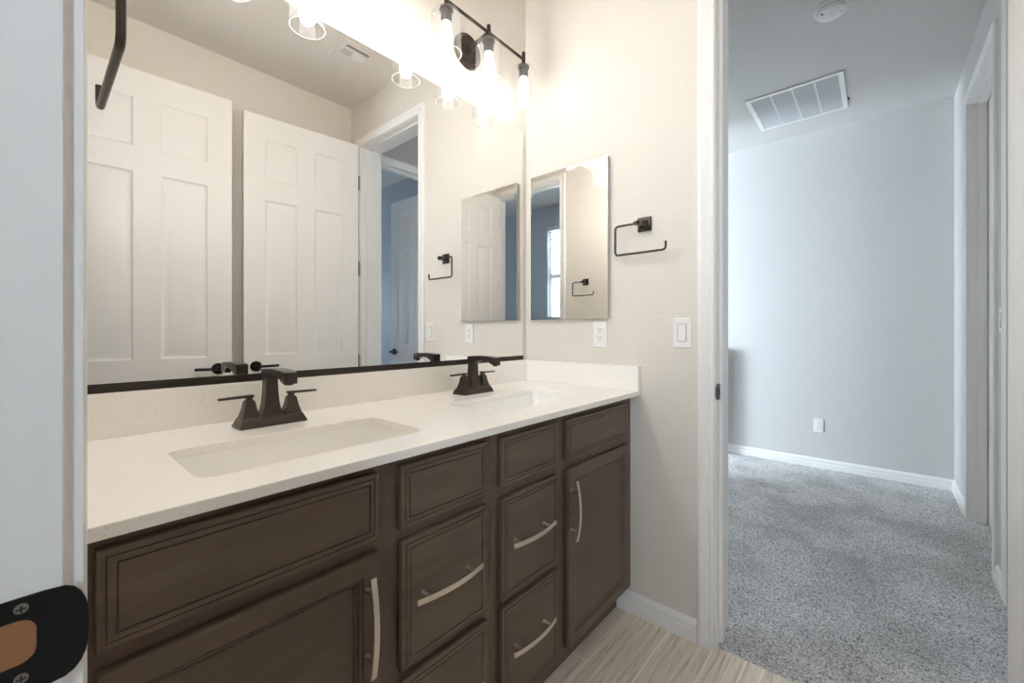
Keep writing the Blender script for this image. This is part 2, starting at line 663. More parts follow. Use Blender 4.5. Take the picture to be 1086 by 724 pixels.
window('window_1', 'x', XW - 0.10, WR[0], WR[1], WR[2], WR[3], 0.05)
window('window_2', 'y', YN + 0.05, WB[0], WB[1], WB[2], WB[3], 0.05)
window('window_3', 'y', -6.09, WC[0], WC[1], WC[2], WC[3], 0.05)
bl = thing('window_blind', (XW - 0.02, -1.955, WR[3]), 'white horizontal blind hanging in the rear window', 'blind')
bm = BM(); box(bm, XW - 0.045, XW - 0.005, WR[0] + 0.01, WR[1] - 0.01, WR[3] - 0.05, WR[3] - 0.005)
mesh('head_rail', bm, M_BLIND, bl)
bm = BM()
z = WR[3] - 0.085
while z > WR[2] + 0.04:
    a = 0.10
    for y0, y1 in ((WR[0] + 0.012, WR[1] - 0.012),):
        c, s = 0.021 * math.cos(a), 0.021 * math.sin(a)
        v = [bm.verts.new(p) for p in ((XW - 0.025 - c, y0, z + s), (XW - 0.025 + c, y0, z - s), (XW - 0.025 + c, y1, z - s), (XW - 0.025 - c, y1, z + s))]
        w = [bm.verts.new((p.co.x, p.co.y, p.co.z - 0.003)) for p in v]
        bm.faces.new(v)
        bm.faces.new(w[::-1])
        for i in range(4):
            bm.faces.new((v[i], v[(i + 1) % 4], w[(i + 1) % 4], w[i]))
    z -= 0.044
mesh('slats', bm, M_BLIND, bl, smooth=False)
bm = BM()
for y in (WR[0] + 0.08, WR[1] - 0.08):
    tube(bm, [(XW - 0.025, y, WR[3] - 0.05), (XW - 0.025, y, WR[2] + 0.03)], 0.0018, 6)
mesh('ladder_cords', bm, M_BLIND, bl)

# ---- six panel doors
def panel_face(bm, X, Z, cells, T, prof):
    """grid X by Z; cells = set of (i,j) that are raised panels; T maps (x, z, d) to a point, d outward"""
    grid = {}
    def g(i, j):
        if (i, j) not in grid:
            grid[(i, j)] = bm.verts.new(T(X[i], Z[j], 0.0))
        return grid[(i, j)]
    for i in range(len(X) - 1):
        for j in range(len(Z) - 1):
            c = [g(i, j), g(i + 1, j), g(i + 1, j + 1), g(i, j + 1)]
            if (i, j) not in cells:
                bm.faces.new(c)
                continue
            prev = c
            for ins, d in prof:
                x0, x1, z0, z1 = X[i] + ins, X[i + 1] - ins, Z[j] + ins, Z[j + 1] - ins
                ring = [bm.verts.new(T(*p, d)) for p in ((x0, z0), (x1, z0), (x1, z1), (x0, z1))]
                for k in range(4):
                    bm.faces.new((prev[k], prev[(k + 1) % 4], ring[(k + 1) % 4], ring[k]))
                prev = ring
            bm.faces.new(prev)
    n, m = len(X) - 1, len(Z) - 1
    loop = [g(i, 0) for i in range(n)] + [g(n, j) for j in range(m)] + [g(i, m) for i in range(n, 0, -1)] + [g(0, j) for j in range(m, 0, -1)]
    return loop


DPROF = [(0.004, -0.0035), (0.011, -0.0075), (0.018, -0.0075), (0.040, -0.0018), (0.046, -0.0005)]


def door(name, loc, ang, width, visible_left, label, lever_sides=(1, -1), hinges=True):
    """leaf from the hinge at the local origin along +x, its visible face at local y=0 looking to +y; thickness to -y"""
    Mx = Matrix.Translation(loc) @ Matrix.Rotation(ang, 4, 'Z')
    bot, top, th = 0.012, DH - 0.006, 0.035
    st = 0.118
    pw = (width - 2 * st - 0.113) / 2
    X = [0, st, st + pw, st + pw + 0.113, width - st, width]
    Z = [bot, 0.24, 0.80, 1.005, 1.995, 2.125, 2.385, top]
    cells = {(i, j) for i in (1, 3) for j in (1, 3, 5)}
    bm = BM()
    la = panel_face(bm, X, Z, cells, lambda x, z, d: (x, d, z), DPROF)
    lb = panel_face(bm, X, Z, cells, lambda x, z, d: (x, -th - d, z), DPROF)
    n = len(la)
    for k in range(n):
        bm.faces.new((la[k], la[(k + 1) % n], lb[(k + 1) % n], lb[k]))
    leaf = mesh(name, bm, M_DOOR, matrix=Mx)
    leaf['kind'] = 'structure'
    leaf['label'] = label
    for sg in lever_sides:
        yb = 0.0 if sg > 0 else -th
        lx, lz = width - 0.068, 0.938
        bm = BM()
        lathe(bm, (lx, yb, lz), [(0.033, 0.0), (0.033, sg * 0.006), (0.029, sg * 0.011), (0.013, sg * 0.013), (0.012, sg * 0.045), (0.014, sg * 0.058)], 'y', 24)
        tube(bm, [(lx + 0.006, yb + sg * 0.050, lz), (lx - 0.05, yb + sg * 0.052, lz + 0.001), (lx - 0.118, yb + sg * 0.050, lz + 0.002)], 0.0085, 12)
        mesh('lever_handle', bm, M_BLACK, leaf, matrix=Mx)
    if hinges:
        for hz in (0.22, 0.93, 1.62, 2.255):
            bm = BM()
            lathe(bm, (-0.0068, -0.0125, hz - 0.050), [(0.0075, 0.0), (0.0075, 0.100), (0.004, 0.106)], 'z', 12)
            box(bm, -0.0100, -0.0004, -0.036, -0.016, hz - 0.050, hz + 0.050)
            mesh('hinge', bm, M_BLACK, leaf, matrix=Mx)
    return leaf


door('door_1', (-1.600, -1.637, 0), math.radians(4.0), 0.762, True, 'white six-panel door standing open beside the camera doorway, seen in the wall mirror')
# mirrored leaf: build with the visible face to -y by turning it round (x axis points back towards the camera)
def door_flip(name, loc, ang, width, label, hinge_side=True):
    """leaf along -x with its visible face towards +y"""
    Mx = Matrix.Translation(loc) @ Matrix.Rotation(ang, 4, 'Z') @ Matrix.Scale(-1, 4, (1, 0, 0))
    bot, top, th = 0.012, DH - 0.006, 0.035
    st = 0.118
    pw = (width - 2 * st - 0.113) / 2
    X = [0, st, st + pw, st + pw + 0.113, width - st, width]
    Z = [bot, 0.24, 0.80, 1.005, 1.995, 2.125, 2.385, top]
    cells = {(i, j) for i in (1, 3) for j in (1, 3, 5)}
    bm = BM()
    la = panel_face(bm, X, Z, cells, lambda x, z, d: (x, d, z), DPROF)
    lb = panel_face(bm, X, Z, cells, lambda x, z, d: (x, -th - d, z), DPROF)
    n = len(la)
    for k in range(n):
        bm.faces.new((la[k], la[(k + 1) % n], lb[(k + 1) % n], lb[k]))
    bmesh.ops.transform(bm, matrix=Mx, verts=bm.verts[:])
    leaf = mesh(name, bm, M_DOOR)
    leaf['kind'] = 'structure'
    leaf['label'] = label
    for sg in (1, -1):
        yb = 0.0 if sg > 0 else -th
        lx, lz = width - 0.066, 0.935
        bm = BM()
        lathe(bm, (lx, yb, lz), [(0.033, 0.0), (0.033, sg * 0.006), (0.029, sg * 0.011), (0.013, sg * 0.013), (0.012, sg * 0.045), (0.014, sg * 0.058)], 'y', 24)
        tube(bm, [(lx + 0.006, yb + sg * 0.050, lz), (lx - 0.05, yb + sg * 0.052, lz + 0.001), (lx - 0.118, yb + sg * 0.050, lz + 0.002)], 0.0085, 12)
        bmesh.ops.transform(bm, matrix=Mx, verts=bm.verts[:])
        mesh('lever_handle', bm, M_BLACK, leaf)
    for hz in (0.22, 0.93, 1.62, 2.255):
        bm = BM()
        lathe(bm, (-0.0068, -0.0125, hz - 0.050), [(0.0075, 0.0), (0.0075, 0.100), (0.004, 0.106)], 'z', 12)
        box(bm, -0.0100, -0.0004, -0.036, -0.016, hz - 0.050, hz + 0.050)
        bmesh.ops.transform(bm, matrix=Mx, verts=bm.verts[:])
        mesh('hinge', bm, M_BLACK, leaf)
    return leaf


door_flip('door_2', (-0.034, -1.578, 0), math.radians(5.5), 0.728, 'white six-panel door folded back against the wall, hinged at the bedroom doorway, seen in the wall mirror')
# closet door: hinged at the far jamb, standing open into the closet, visible face towards -x
door('door_3', (0.985, YF - 0.135, 0), math.radians(-91.5), 0.765, True, 'white door open in the dark closet, seen through the doorway in the mirror', hinges=False)
# closed door in the second bedroom doorway
door('door_4', (OB[1] - 0.003, YF - 0.1145, 0), pi, OB[1] - OB[0] - 0.006, True, 'white door shut in the bedroom side doorway', hinges=False)

# ------------------------------------------------------------------ vanity cabinets
YFR = -0.559                     # face frame
YD = -0.578                      # drawer and door fronts
ZC0, ZC1 = 0.895, 0.914          # worktop
XM = -0.834                      # where the two cabinets meet


def front(bm, x0, x1, z0, z1, prof):
    """slab front with a stepped face; prof (inset, depth)"""
    pr = prof
    yb = YFR - 0.0035            # fronts stand off the frame, gap added for a dark shadow line
    back = [bm.verts.new(p) for p in ((x0, yb, z0), (x1, yb, z0), (x1, yb, z1), (x0, yb, z1))]
    bm.faces.new(back[::-1])
    prev = back
    for ins, d in pr:
        ring = [bm.verts.new(p) for p in ((x0 + ins, YD + d, z0 + ins), (x1 - ins, YD + d, z0 + ins), (x1 - ins, YD + d, z1 - ins), (x0 + ins, YD + d, z1 - ins))]
        for k in range(4):
            bm.faces.new((prev[k], prev[(k + 1) % 4], ring[(k + 1) % 4], ring[k]))
        prev = ring
    bm.faces.new(prev)


DRP = [(0.0, 0.004), (0.0015, 0.0022), (0.0085, 0.0010), (0.0092, 0.0034), (0.0104, 0.0034), (0.0110, 0.0), (0.0185, 0.0), (0.0192, 0.0034), (0.0208, 0.0034), (0.0214, 0.0008)]
DOP = [(0.0, 0.004), (0.0015, 0.002), (0.007, 0.0), (0.036, 0.0), (0.0365, 0.003), (0.038, 0.003), (0.039, 0.0015), (0.0435, 0.0035), (0.044, 0.0070), (0.0455, 0.0070), (0.046, 0.0055), (0.051, 0.0105), (0.052, 0.0125)]


def pull(parent, cx, cz, vertical, L=0.194):
    """arched flat bar pull on two posts"""
    bm = BM()
    n = 18
    hw, th = 0.0062, 0.0042
    rings = []
    for k in range(n + 1):
        s = -L / 2 + L * k / n
        y = YD - 0.0235 - 0.0125 * (1 - (2 * s / L) ** 2)
        pts = []
        for a, b in ((-hw, 0), (hw, 0), (hw, th), (-hw, th)):
            pts.append((cx + a, y + b, cz + s) if vertical else (cx + s, y + b, cz + a))
        rings.append(pts)
    loft(bm, rings)
    o = mesh('handle', bm, M_NICKEL, parent, bevel=0.0008)
    for s in (-1, 1):
        bm = BM()
        d = s * L * 0.335
        c = (cx, 0, cz + d) if vertical else (cx + d, 0, cz)
        y1 = YD - 0.0235 - 0.0125 * (1 - 0.67 ** 2) + 0.003
        lathe(bm, (c[0], 0, c[2]), [(0.0065, YD + 0.001), (0.0055, YD - 0.003), (0.0045, YD - 0.006), (0.0045, y1)], 'y', 14)
        q = mesh('handle_post', bm, M_NICKEL, parent)
    return o


def cabinet(x0, x1, stiles, rails, label, fronts):
    t = thing('vanity_cabinet', ((x0 + x1) / 2, -0.28, 0), label, 'cabinet', None)
    bm = BM()
    for a in (x0, x1 - 0.016):
        loft(bm, [[(xx, -0.002, 0.0), (xx, -0.500, 0.0), (xx, -0.500, 0.105), (xx, YFR + 0.018, 0.105), (xx, YFR + 0.018, ZC0), (xx, -0.002, ZC0)] for xx in (a, a + 0.016)])
    box(bm, x0 + 0.016, x1 - 0.016, -0.002, YFR + 0.018, 0.105, 0.12)
    box(bm, x0 + 0.016, x1 - 0.016, -0.002, -0.012, 0.12, ZC0)
    mesh('carcass', bm, M_WOOD, t, smooth=False)
    bm = BM()
    for a, b in stiles:
        box(bm, a, b, YFR, YFR + 0.018, 0.105, ZC0)
    for a, b, c, d in rails:
        box(bm, a, b, YFR + 0.0004, YFR + 0.0176, c, d)
    mesh('face_frame', bm, M_WOOD, t, smooth=False)
    bm = BM(); box(bm, x0 + 0.016, x1 - 0.016, -0.500, -0.485, 0.0, 0.105)
    mesh('toe_kick', bm, M_WOOD, t, smooth=False)
    for kind, a, b, c, d, hand in fronts:
        bm = BM()
        front(bm, a, b, c, d, DOP if kind == 'cabinet_door' else DRP)
        f = mesh(kind, bm, M_WOOD, t, smooth=False)
        f.location = (0, 0, 0)
        if hand:
            pull(f, *hand)
    return t


cabinet(XL + 0.002, XM - 0.0006, [(XL + 0.002, -1.560), (-1.188, -1.104), (-0.878, XM - 0.0006)],
        [(-1.560, -1.188, 0.105, 0.150), (-1.560, -1.188, 0.700, 0.756), (-1.560, -1.188, 0.860, ZC0), (-1.104, -0.878, 0.105, 0.170), (-1.104, -0.878, 0.405, 0.450), (-1.104, -0.878, 0.700, 0.756), (-1.104, -0.878, 0.860, ZC0)],
        'dark brown vanity cabinet nearest the camera, one door left of its stack of drawers',
        [('drawer_front', -1.5775, -1.173, 0.741, 0.873, None), ('cabinet_door', -1.5765, -1.171, 0.135, 0.713, (-1.199, 0.584, True)),
         ('drawer_front', -1.120, -0.862, 0.739, 0.873, None), ('drawer_front', -1.118, -0.862, 0.438, 0.713, (-0.999, 0.583, False)),
         ('drawer_front', -1.116, -0.861, 0.135, 0.416, (-0.996, 0.288, False))])
cabinet(XM + 0.0006, -0.003, [(XM + 0.0006, -0.790), (-0.562, -0.476), (-0.072, -0.003)],
        [(-0.790, -0.562, 0.105, 0.160), (-0.790, -0.562, 0.400, 0.450), (-0.790, -0.562, 0.695, 0.756), (-0.790, -0.562, 0.858, ZC0), (-0.476, -0.072, 0.105, 0.150), (-0.476, -0.072, 0.695, 0.750), (-0.476, -0.072, 0.858, ZC0)],
        'dark brown vanity cabinet against the end wall, drawers left of one tall door',
        [('drawer_front', -0.806, -0.548, 0.741, 0.871, None), ('drawer_front', -0.806, -0.546, 0.432, 0.708, (-0.688, 0.582, False)),
         ('drawer_front', -0.806, -0.546, 0.130, 0.414, (-0.688, 0.291, False)),
         ('drawer_front', -0.494, -0.062, 0.738, 0.869, None), ('cabinet_door', -0.489, -0.056, 0.128, 0.706, (-0.4735, 0.575, True))])

# ------------------------------------------------------------------ worktop and sinks
S1 = (-1.452, -0.992, -0.497, -0.249)
S2 = (-0.715, -0.247, -0.485, -0.244)
ct = thing('countertop', (-0.81, -0.3, ZC0), 'cream speckled quartz worktop with two sink cutouts and upstands', 'countertop')
bm = BM(); box(bm, XL + 0.0005, -0.0005, -0.0005, -0.601, ZC0, ZC1)
slab = mesh('slab', bm, M_QUARTZ, ct, smooth=False)
cutters = []
for s in (S1, S2):
    bm = BM(); loft(bm, [rrect(*s, 0.028, ZC0 - 0.05), rrect(*s, 0.028, ZC1 + 0.05)])
    c = mesh('cut', bm, M_QUARTZ, ct, smooth=False)
    cutters.append(c)
    bo = slab.modifiers.new('cut', 'BOOLEAN')
    bo.operation = 'DIFFERENCE'
    bo.object = c
    bo.solver = 'EXACT'
bpy.context.view_layer.update()
dg = bpy.context.evaluated_depsgraph_get()
me = bpy.data.meshes.new_from_object(slab.evaluated_get(dg))
slab.modifiers.clear()
slab.data = me
for c in cutters:
    bpy.data.objects.remove(c, do_unlink=True)
bv = slab.modifiers.new('bevel', 'BEVEL')
bv.width = 0.002
bv.segments = 2
bv.limit_method = 'ANGLE'
bm = BM(); box(bm, XL + 0.0005, -0.0005, -0.0005, -0.020, ZC1, 1.0155)
mesh('backsplash', bm, M_QUARTZ, ct, bevel=0.0015, smooth=False)
bm = BM(); box(bm, -0.020, -0.0005, -0.0202, -0.601, ZC1, 1.0155)
mesh('side_splash', bm, M_QUARTZ, ct, bevel=0.0015, smooth=False)


def sink(s, label):
    x0, x1, y0, y1 = s
    t = thing('undermount_sink', ((x0 + x1) / 2, (y0 + y1) / 2, ZC0 - 0.001), label, 'sink', 'undermount sinks in the worktop')
    bm = BM()
    e = 0.004
    zt = ZC0 - 0.0006
    rr = lambda i, r, z: rrect(x0 + i, x1 - i, y0 + i, y1 - i, r, z)
    inner = [rr(-e, 0.032, zt), rr(-e, 0.032, zt - 0.006), rr(0.004, 0.034, zt - 0.06), rr(0.016, 0.045, zt - 0.105), rr(0.034, 0.050, zt - 0.122), rr(0.075, 0.040, zt - 0.128)]
    outer = [rr(0.075, 0.040, zt - 0.142), rr(0.022, 0.050, zt - 0.136), rr(-0.008, 0.04, zt - 0.10), rr(-0.018, 0.04, zt - 0.012), rr(-0.024, 0.045, zt - 0.012), rr(-0.024, 0.045, zt)]
    loft(bm, inner[:], False, True)
    loft(bm, outer, True, False)
    a = [bm.verts.new(p) for p in inner[0]]
    b = [bm.verts.new(p) for p in outer[-1]]
    for i in range(len(a)):
        j = (i + 1) % len(a)
        bm.faces.new((a[i], a[j], b[j], b[i]))
    bmesh.ops.remove_doubles(bm, verts=bm.verts[:], dist=1e-5)
    mesh('basin', bm, M_CERAMIC, t)
    bm = BM(); lathe(bm, ((x0 + x1) / 2, (y0 + y1) / 2, zt - 0.1278), [(0.030, 0.0), (0.030, 0.002), (0.024, 0.0035), (0.018, 0.0035), (0.017, 0.006), (0.002, 0.009)], 'z', 24)
    mesh('drain', bm, M_BRONZE, t)
    return t


sink(S1, 'white rectangular sink in the worktop nearer the camera')
sink(S2, 'white rectangular sink in the worktop nearer the end wall')


def faucet(cx, label):
    cy = -0.128
    t = thing('bathroom_faucet', (cx, cy, ZC1), label, 'faucet', 'bronze two-handle faucets')
    bm = BM()
    z = ZC1 + 0.0002
    frustum(bm, (0.080, 0.034), (0.080, 0.034), z, z + 0.005, cx, cy)
    frustum(bm, (0.079, 0.033), (0.073, 0.027), z + 0.005, z + 0.019, cx, cy)
    frustum(bm, (0.073, 0.027), (0.071, 0.025), z + 0.019, z + 0.023, cx, cy)
    mesh('base_plate', bm, M_BRONZE, t, bevel=0.001)
    # flared square column sweeping into the spout
    bm = BM()
    sec = [(0.0255, 0.0235, 0.0), (0.0205, 0.0195, 0.014), (0.0172, 0.0168, 0.036), (0.0150, 0.0152, 0.064), (0.0140, 0.0145, 0.095), (0.0140, 0.0145, 0.121)]
    rings = []
    for hx, hy, h in sec:
        rings.append([(cx + sx * hx, cy + 0.004 + sy * hy, z + 0.022 + h) for sx, sy in ((-1, -1), (1, -1), (1, 1), (-1, 1))])
    loft(bm, rings)
    mesh('column', bm, M_BRONZE, t, bevel=0.0012)
    bm = BM()
    rings = []
    yb = cy + 0.021
    for k, (dy, top, bot) in enumerate([(0.0, 0.1430, 0.112), (0.034, 0.1460, 0.117), (0.052, 0.1468, 0.1265), (0.085, 0.1470, 0.1305), (0.112, 0.1460, 0.1290), (0.128, 0.1450, 0.1180), (0.150, 0.1410, 0.1130)]):
        hw = 0.0160
        rings.append([(cx - hw, yb - dy, z + bot), (cx + hw, yb - dy, z + bot), (cx + hw, yb - dy, z + top), (cx - hw, yb - dy, z + top)])
    loft(bm, rings)
    mesh('spout', bm, M_BRONZE, t, bevel=0.0015)
    bm = BM()
    y0 = yb - 0.152
    lathe(bm, (cx, y0 + 0.013, z + 0.1105), [(0.0095, 0.0), (0.0095, 0.006)], 'z', 16)
    mesh('aerator', bm, M_PIPE, t)
    for s in (-1, 1):
        px = cx + s * 0.0505
        bm = BM()
        prof = [(0.0205, 0.0), (0.0198, 0.004), (0.0152, 0.019), (0.0122, 0.034), (0.0116, 0.040), (0.0095, 0.044), (0.0065, 0.047), (0.0065, 0.052)]
        loft(bm, [[(px + a * r, cy + b * r, z + 0.022 + h) for a, b in ((-1, -1), (1, -1), (1, 1), (-1, 1))] for r, h in prof])
        hd = mesh('faucet_handle', bm, M_BRONZE, t, bevel=0.0008)
        bm = BM()
        zl = z + 0.022 + 0.052
        x0, x1 = px - s * 0.010, px + s * 0.067
        loft(bm, [[(x0, cy - 0.0075, zl), (x0, cy + 0.0075, zl), (x0, cy + 0.0075, zl + 0.0065), (x0, cy - 0.0075, zl + 0.0065)],
                  [(x1, cy - 0.006, zl - 0.001), (x1, cy + 0.006, zl - 0.001), (x1, cy + 0.006, zl + 0.0045), (x1, cy - 0.006, zl + 0.0045)]])
        mesh('lever', bm, M_BRONZE, hd, bevel=0.0012)
    return t


faucet(-1.2165, 'dark bronze two-lever faucet behind the sink nearer the camera')
faucet(-0.482, 'dark bronze two-lever faucet behind the sink nearer the end wall')

# ------------------------------------------------------------------ mirrors
wm = thing('wall_mirror', (-0.82, -0.001, 1.016), 'wide frameless mirror on the wall above the worktop', 'mirror')
bm = BM(); box(bm, XL + 0.004, -0.030, -0.0008, -0.0055, 1.034, 2.137)
mesh('mirror_glass', bm, M_MIRROR, wm, smooth=False)
bm = BM()
box(bm, XL + 0.003, -0.030, -0.0006, -0.0095, 1.0162, 1.0192)
box(bm, XL + 0.003, -0.030, -0.0060, -0.0095, 1.0192, 1.0365)
mesh('bottom_channel', bm, simple('dark_bronze_channel', (0.022, 0.016, 0.012), 0.45, 0.3), wm, smooth=False)

MC = (-0.466, -0.050, 1.2115, 1.9035)
mc = thing('medicine_cabinet', (0, -0.258, 1.2115), 'frameless mirrored medicine cabinet on the end wall above the outlet', 'medicine cabinet')
bm = BM(); box(bm, -0.0004, -0.0165, MC[0] + 0.002, MC[1] - 0.002, MC[2] + 0.002, MC[3] - 0.002)
mesh('cabinet_body', bm, M_EDGE, mc, smooth=False)
bm = BM()
a = [bm.verts.new(p) for p in ((-0.0168, MC[0], MC[2]), (-0.0168, MC[1], MC[2]), (-0.0168, MC[1], MC[3]), (-0.0168, MC[0], MC[3]))]
b = [bm.verts.new((-0.0218, v.co.y, v.co.z)) for v in a]
w = 0.012
c = [bm.verts.new((-0.0222, y, z)) for y, z in ((MC[0] + w, MC[2] + w), (MC[1] - w, MC[2] + w), (MC[1] - w, MC[3] - w), (MC[0] + w, MC[3] - w))]
bm.faces.new(a)
for k in range(4):
    j = (k + 1) % 4
    f = bm.faces.new((a[k], a[j], b[j], b[k]))
    f.material_index = 1
    bm.faces.new((b[k], b[j], c[j], c[k]))
bm.faces.new(c)
mesh('mirror_door', bm, [M_MIRROR, M_EDGE], mc, smooth=False)

# ------------------------------------------------------------------ vanity lights
def vanity_light(cx, label, bulb):
    t = thing('vanity_light', (cx, -0.0, 2.355), label, 'wall lamp', 'three-shade vanity light bars')
    yb, zb = -0.132, 2.374
    bm = BM(); lathe(bm, (cx, 0, 2.352), [(0.072, -0.0005), (0.072, -0.010), (0.068, -0.016), (0.060, -0.018), (0.056, -0.024), (0.002, -0.026)], 'y', 40)
    mesh('back_plate', bm, M_BRONZE, t)
    bm = BM(); tube(bm, [(cx, -0.024, 2.356), (cx, -0.07, 2.366), (cx, yb, zb)], 0.0085)
    lathe(bm, (cx, -0.024, 2.356), [(0.016, 0.002), (0.014, -0.010), (0.009, -0.014)], 'y', 20)
    mesh('arm', bm, M_BRONZE, t)
    bm = BM(); tube(bm, [(cx - 0.230, yb, zb), (cx + 0.230, yb, zb)], 0.0062)
    mesh('crossbar', bm, M_BRONZE, t)
    for k in (-1, 0, 1):
        x = cx + k * 0.2235
        bm = BM()
        lathe(bm, (x, yb, 0), [(0.0075, 2.405), (0.0085, 2.402), (0.0085, 2.352), (0.010, 2.350), (0.024, 2.343), (0.026, 2.336), (0.020, 2.335), (0.020, 2.300), (0.016, 2.292)], 'z', 24)
        mesh('socket', bm, M_BRONZE, t)
        bm = BM()
        R = 0.0545
        prof = [(0.024, 2.337), (0.038, 2.335), (0.047, 2.329), (0.0525, 2.319), (R, 2.305), (R, 2.23), (R, 2.178)]
        lathe(bm, (x, yb, 0), prof, 'z', 40, False, False)
        sh = mesh('glass_shade', bm, M_SHADE, t)
        bm = BM()
        n = 48
        rings = []
        for q in range(n):
            a_ = 2 * pi * q / n
            rings.append([(x + (R + 0.0016 * math.cos(p)) * math.cos(a_), yb + (R + 0.0016 * math.cos(p)) * math.sin(a_), 2.178 + 0.0016 * math.sin(p)) for p in (0, pi / 2, pi, 1.5 * pi)])
        rings.append(rings[0])
        loft(bm, rings, False, False)
        bmesh.ops.remove_doubles(bm, verts=bm.verts[:], dist=1e-6)
        mesh('rim', bm, M_RIM, sh)
        bm = BM()
        lathe(bm, (x, yb, 0), [(0.013, 2.296), (0.015, 2.286), (0.0205, 2.262), (0.0240, 2.242), (0.0250, 2.228), (0.0240, 2.213), (0.0205, 2.201), (0.013, 2.193), (0.002, 2.190)], 'z', 20)
        mesh('bulb', bm, bulb, t)
    return t


vanity_light(-0.401, 'bronze three-shade light bar above the sink nearer the end wall', M_BULB)
vanity_light(-1.240, 'bronze three-shade light bar above the nearer sink, its shade bottoms at the top edge', M_BULB_LEFT)

# ------------------------------------------------------------------ towel rings
def towel_ring(wx, sg, my, label):
    """square plate on the wall x=wx, ring standing off sg*0.05; upright at my + up, open end the other way"""
    t = thing('towel_ring', (wx, my, 1.587), label, 'towel ring', 'square bronze towel rings')
    P = lambda d, y, z: (wx + sg * d, my + y, z)
    up = 1 if sg < 0 else -1
    bm = BM()
    for h, d0, d1 in ((0.0285, 0.0004, 0.006), (0.025, 0.006, 0.0095)):
        loft(bm, [[P(d, a * h, 1.587 + b * h) for a, b in ((-1, -1), (1, -1), (1, 1), (-1, 1))] for d in (d0, d1)])
    mesh('wall_plate', bm, M_BRONZE, t, bevel=0.001)
    bm = BM()
    loft(bm, [[P(d, a * h, 1.585 + b * h) for a, b in ((-1, -1), (1, -1), (1, 1), (-1, 1))] for d, h in ((0.0085, 0.017), (0.030, 0.0105), (0.040, 0.0105), (0.058, 0.0105))])
    box(bm, wx + sg * 0.040, wx + sg * 0.058, my - 0.004, my + up * 0.024, 1.578, 1.592)
    mesh('post', bm, M_BRONZE, t, bevel=0.001)
    bm = BM()
    pts = round_path([P(0.049, up * 0.018, 1.584), P(0.049, up * 0.106, 1.584), P(0.049, up * 0.106, 1.4665), P(0.049, -up * 0.103, 1.4665), P(0.049, -up * 0.103, 1.499)], 0.016)
    tube(bm, pts, 0.0046)
    mesh('ring_bar', bm, M_BRONZE, t)
    return t


towel_ring(0.0, -1, -0.621, 'dark bronze open towel ring on the end wall right of the medicine cabinet')
towel_ring(XL, 1, -0.612, 'dark bronze open towel ring in the near foreground, cut by the top edge')

# ------------------------------------------------------------------ switches and outlets
def wall_plate(name, kind, c, n, label, cat):
    """n = outward axis: '-x' or '+y'"""
    t = thing(name, c, label, cat)
    def P(a, z, d):
        return (c[0] - d, c[1] + a, c[2] + z) if n == '-x' else (c[0] + a, c[1] + d, c[2] + z)
    def rect(bm, a, z, ha, hz, d0, d1, ins=0.0):
        loft(bm, [[P(a + s * ha, z + q * hz, d0) for s, q in ((-1, -1), (1, -1), (1, 1), (-1, 1))],
                  [P(a + s * (ha - ins), z + q * (hz - ins), d1) for s, q in ((-1, -1), (1, -1), (1, 1), (-1, 1))]])
    bm = BM(); rect(bm, 0, 0, 0.0350, 0.0570, 0.0004, 0.0055, 0.002)
    mesh('cover_plate', bm, M_PLATE, t, bevel=0.0008)
    for z in (0.0483, -0.0483):
        bm = BM()
        q = []
        for d in (0.0054, 0.0062):
            q.append([P(0.003 * math.cos(2 * pi * k / 12), z + 0.003 * math.sin(2 * pi * k / 12), d) for k in range(12)])
        loft(bm, q)
        rect(bm, 0, z, 0.0024, 0.0005, 0.0060, 0.0064)
        mesh('screw', bm, M_TRIM, t)
    if kind == 'switch':
        bm = BM(); rect(bm, 0, 0, 0.0170, 0.0335, 0.0050, 0.0058)
        mesh('switch_surround', bm, M_SEAM, t)
        bm = BM()
        h = 0.0315
        loft(bm, [[P(-0.0145, z, 0.0054), P(0.0145, z, 0.0054), P(0.0145, z, d), P(-0.0145, z, d)] for z, d in ((-h, 0.0105), (0.0, 0.0075), (h, 0.0068))])
        mesh('rocker', bm, M_PLATE, t, bevel=0.0008)
    else:
        bm = BM(); rect(bm, 0, 0, 0.0168, 0.0335, 0.0050, 0.0072)
        rc = mesh('receptacle', bm, M_PLATE, t, bevel=0.0008)
        bm = BM()
        for z in (0.0175, -0.0175):
            rect(bm, -0.0062, z + 0.004, 0.0011, 0.0042, 0.0066, 0.00755)
            rect(bm, 0.0062, z + 0.004, 0.0011, 0.0035, 0.0066, 0.00755)
            loft(bm, [[P(0.0024 * math.cos(2 * pi * k / 12), z - 0.0065 + 0.0024 * math.sin(2 * pi * k / 12), d) for k in range(12)] for d in (0.0066, 0.00755)])
        mesh('socket_slots', bm, M_SLOT, rc)
    return t


wall_plate('light_switch', 'switch', (0, -0.7695, 1.150), '-x', 'white rocker light switch on the end wall beside the bedroom doorway', 'light switch')
wall_plate('power_outlet', 'outlet', (0, -0.4195, 1.143), '-x', 'white duplex outlet just under the medicine cabinet', 'outlet')
wall_plate('power_outlet', 'outlet', (XB, -0.951, 0.360), '-x', 'white outlet low on the far bedroom wall', 'outlet')
wall_plate('light_switch', 'switch', (1.205, YF, 1.205), '+y', 'white light switch seen edge-on between the two bedroom side doorways', 'light switch')

# ------------------------------------------------------------------ strike plates
# near one on the camera doorway jamb: plate with rounded lip, latch hole and two screws
JY = O2[1]
sp = thing('strike_plate', (XL - 0.02, JY, 0.938), 'black strike plate with two screws on the near white door jamb', 'strike plate')
bm = BM()
zc, hh = 0.9405, 0.0335
xa, xb = XL - 0.060, XL + 0.0135
y1, y0 = JY - 0.0003, JY - 0.0022
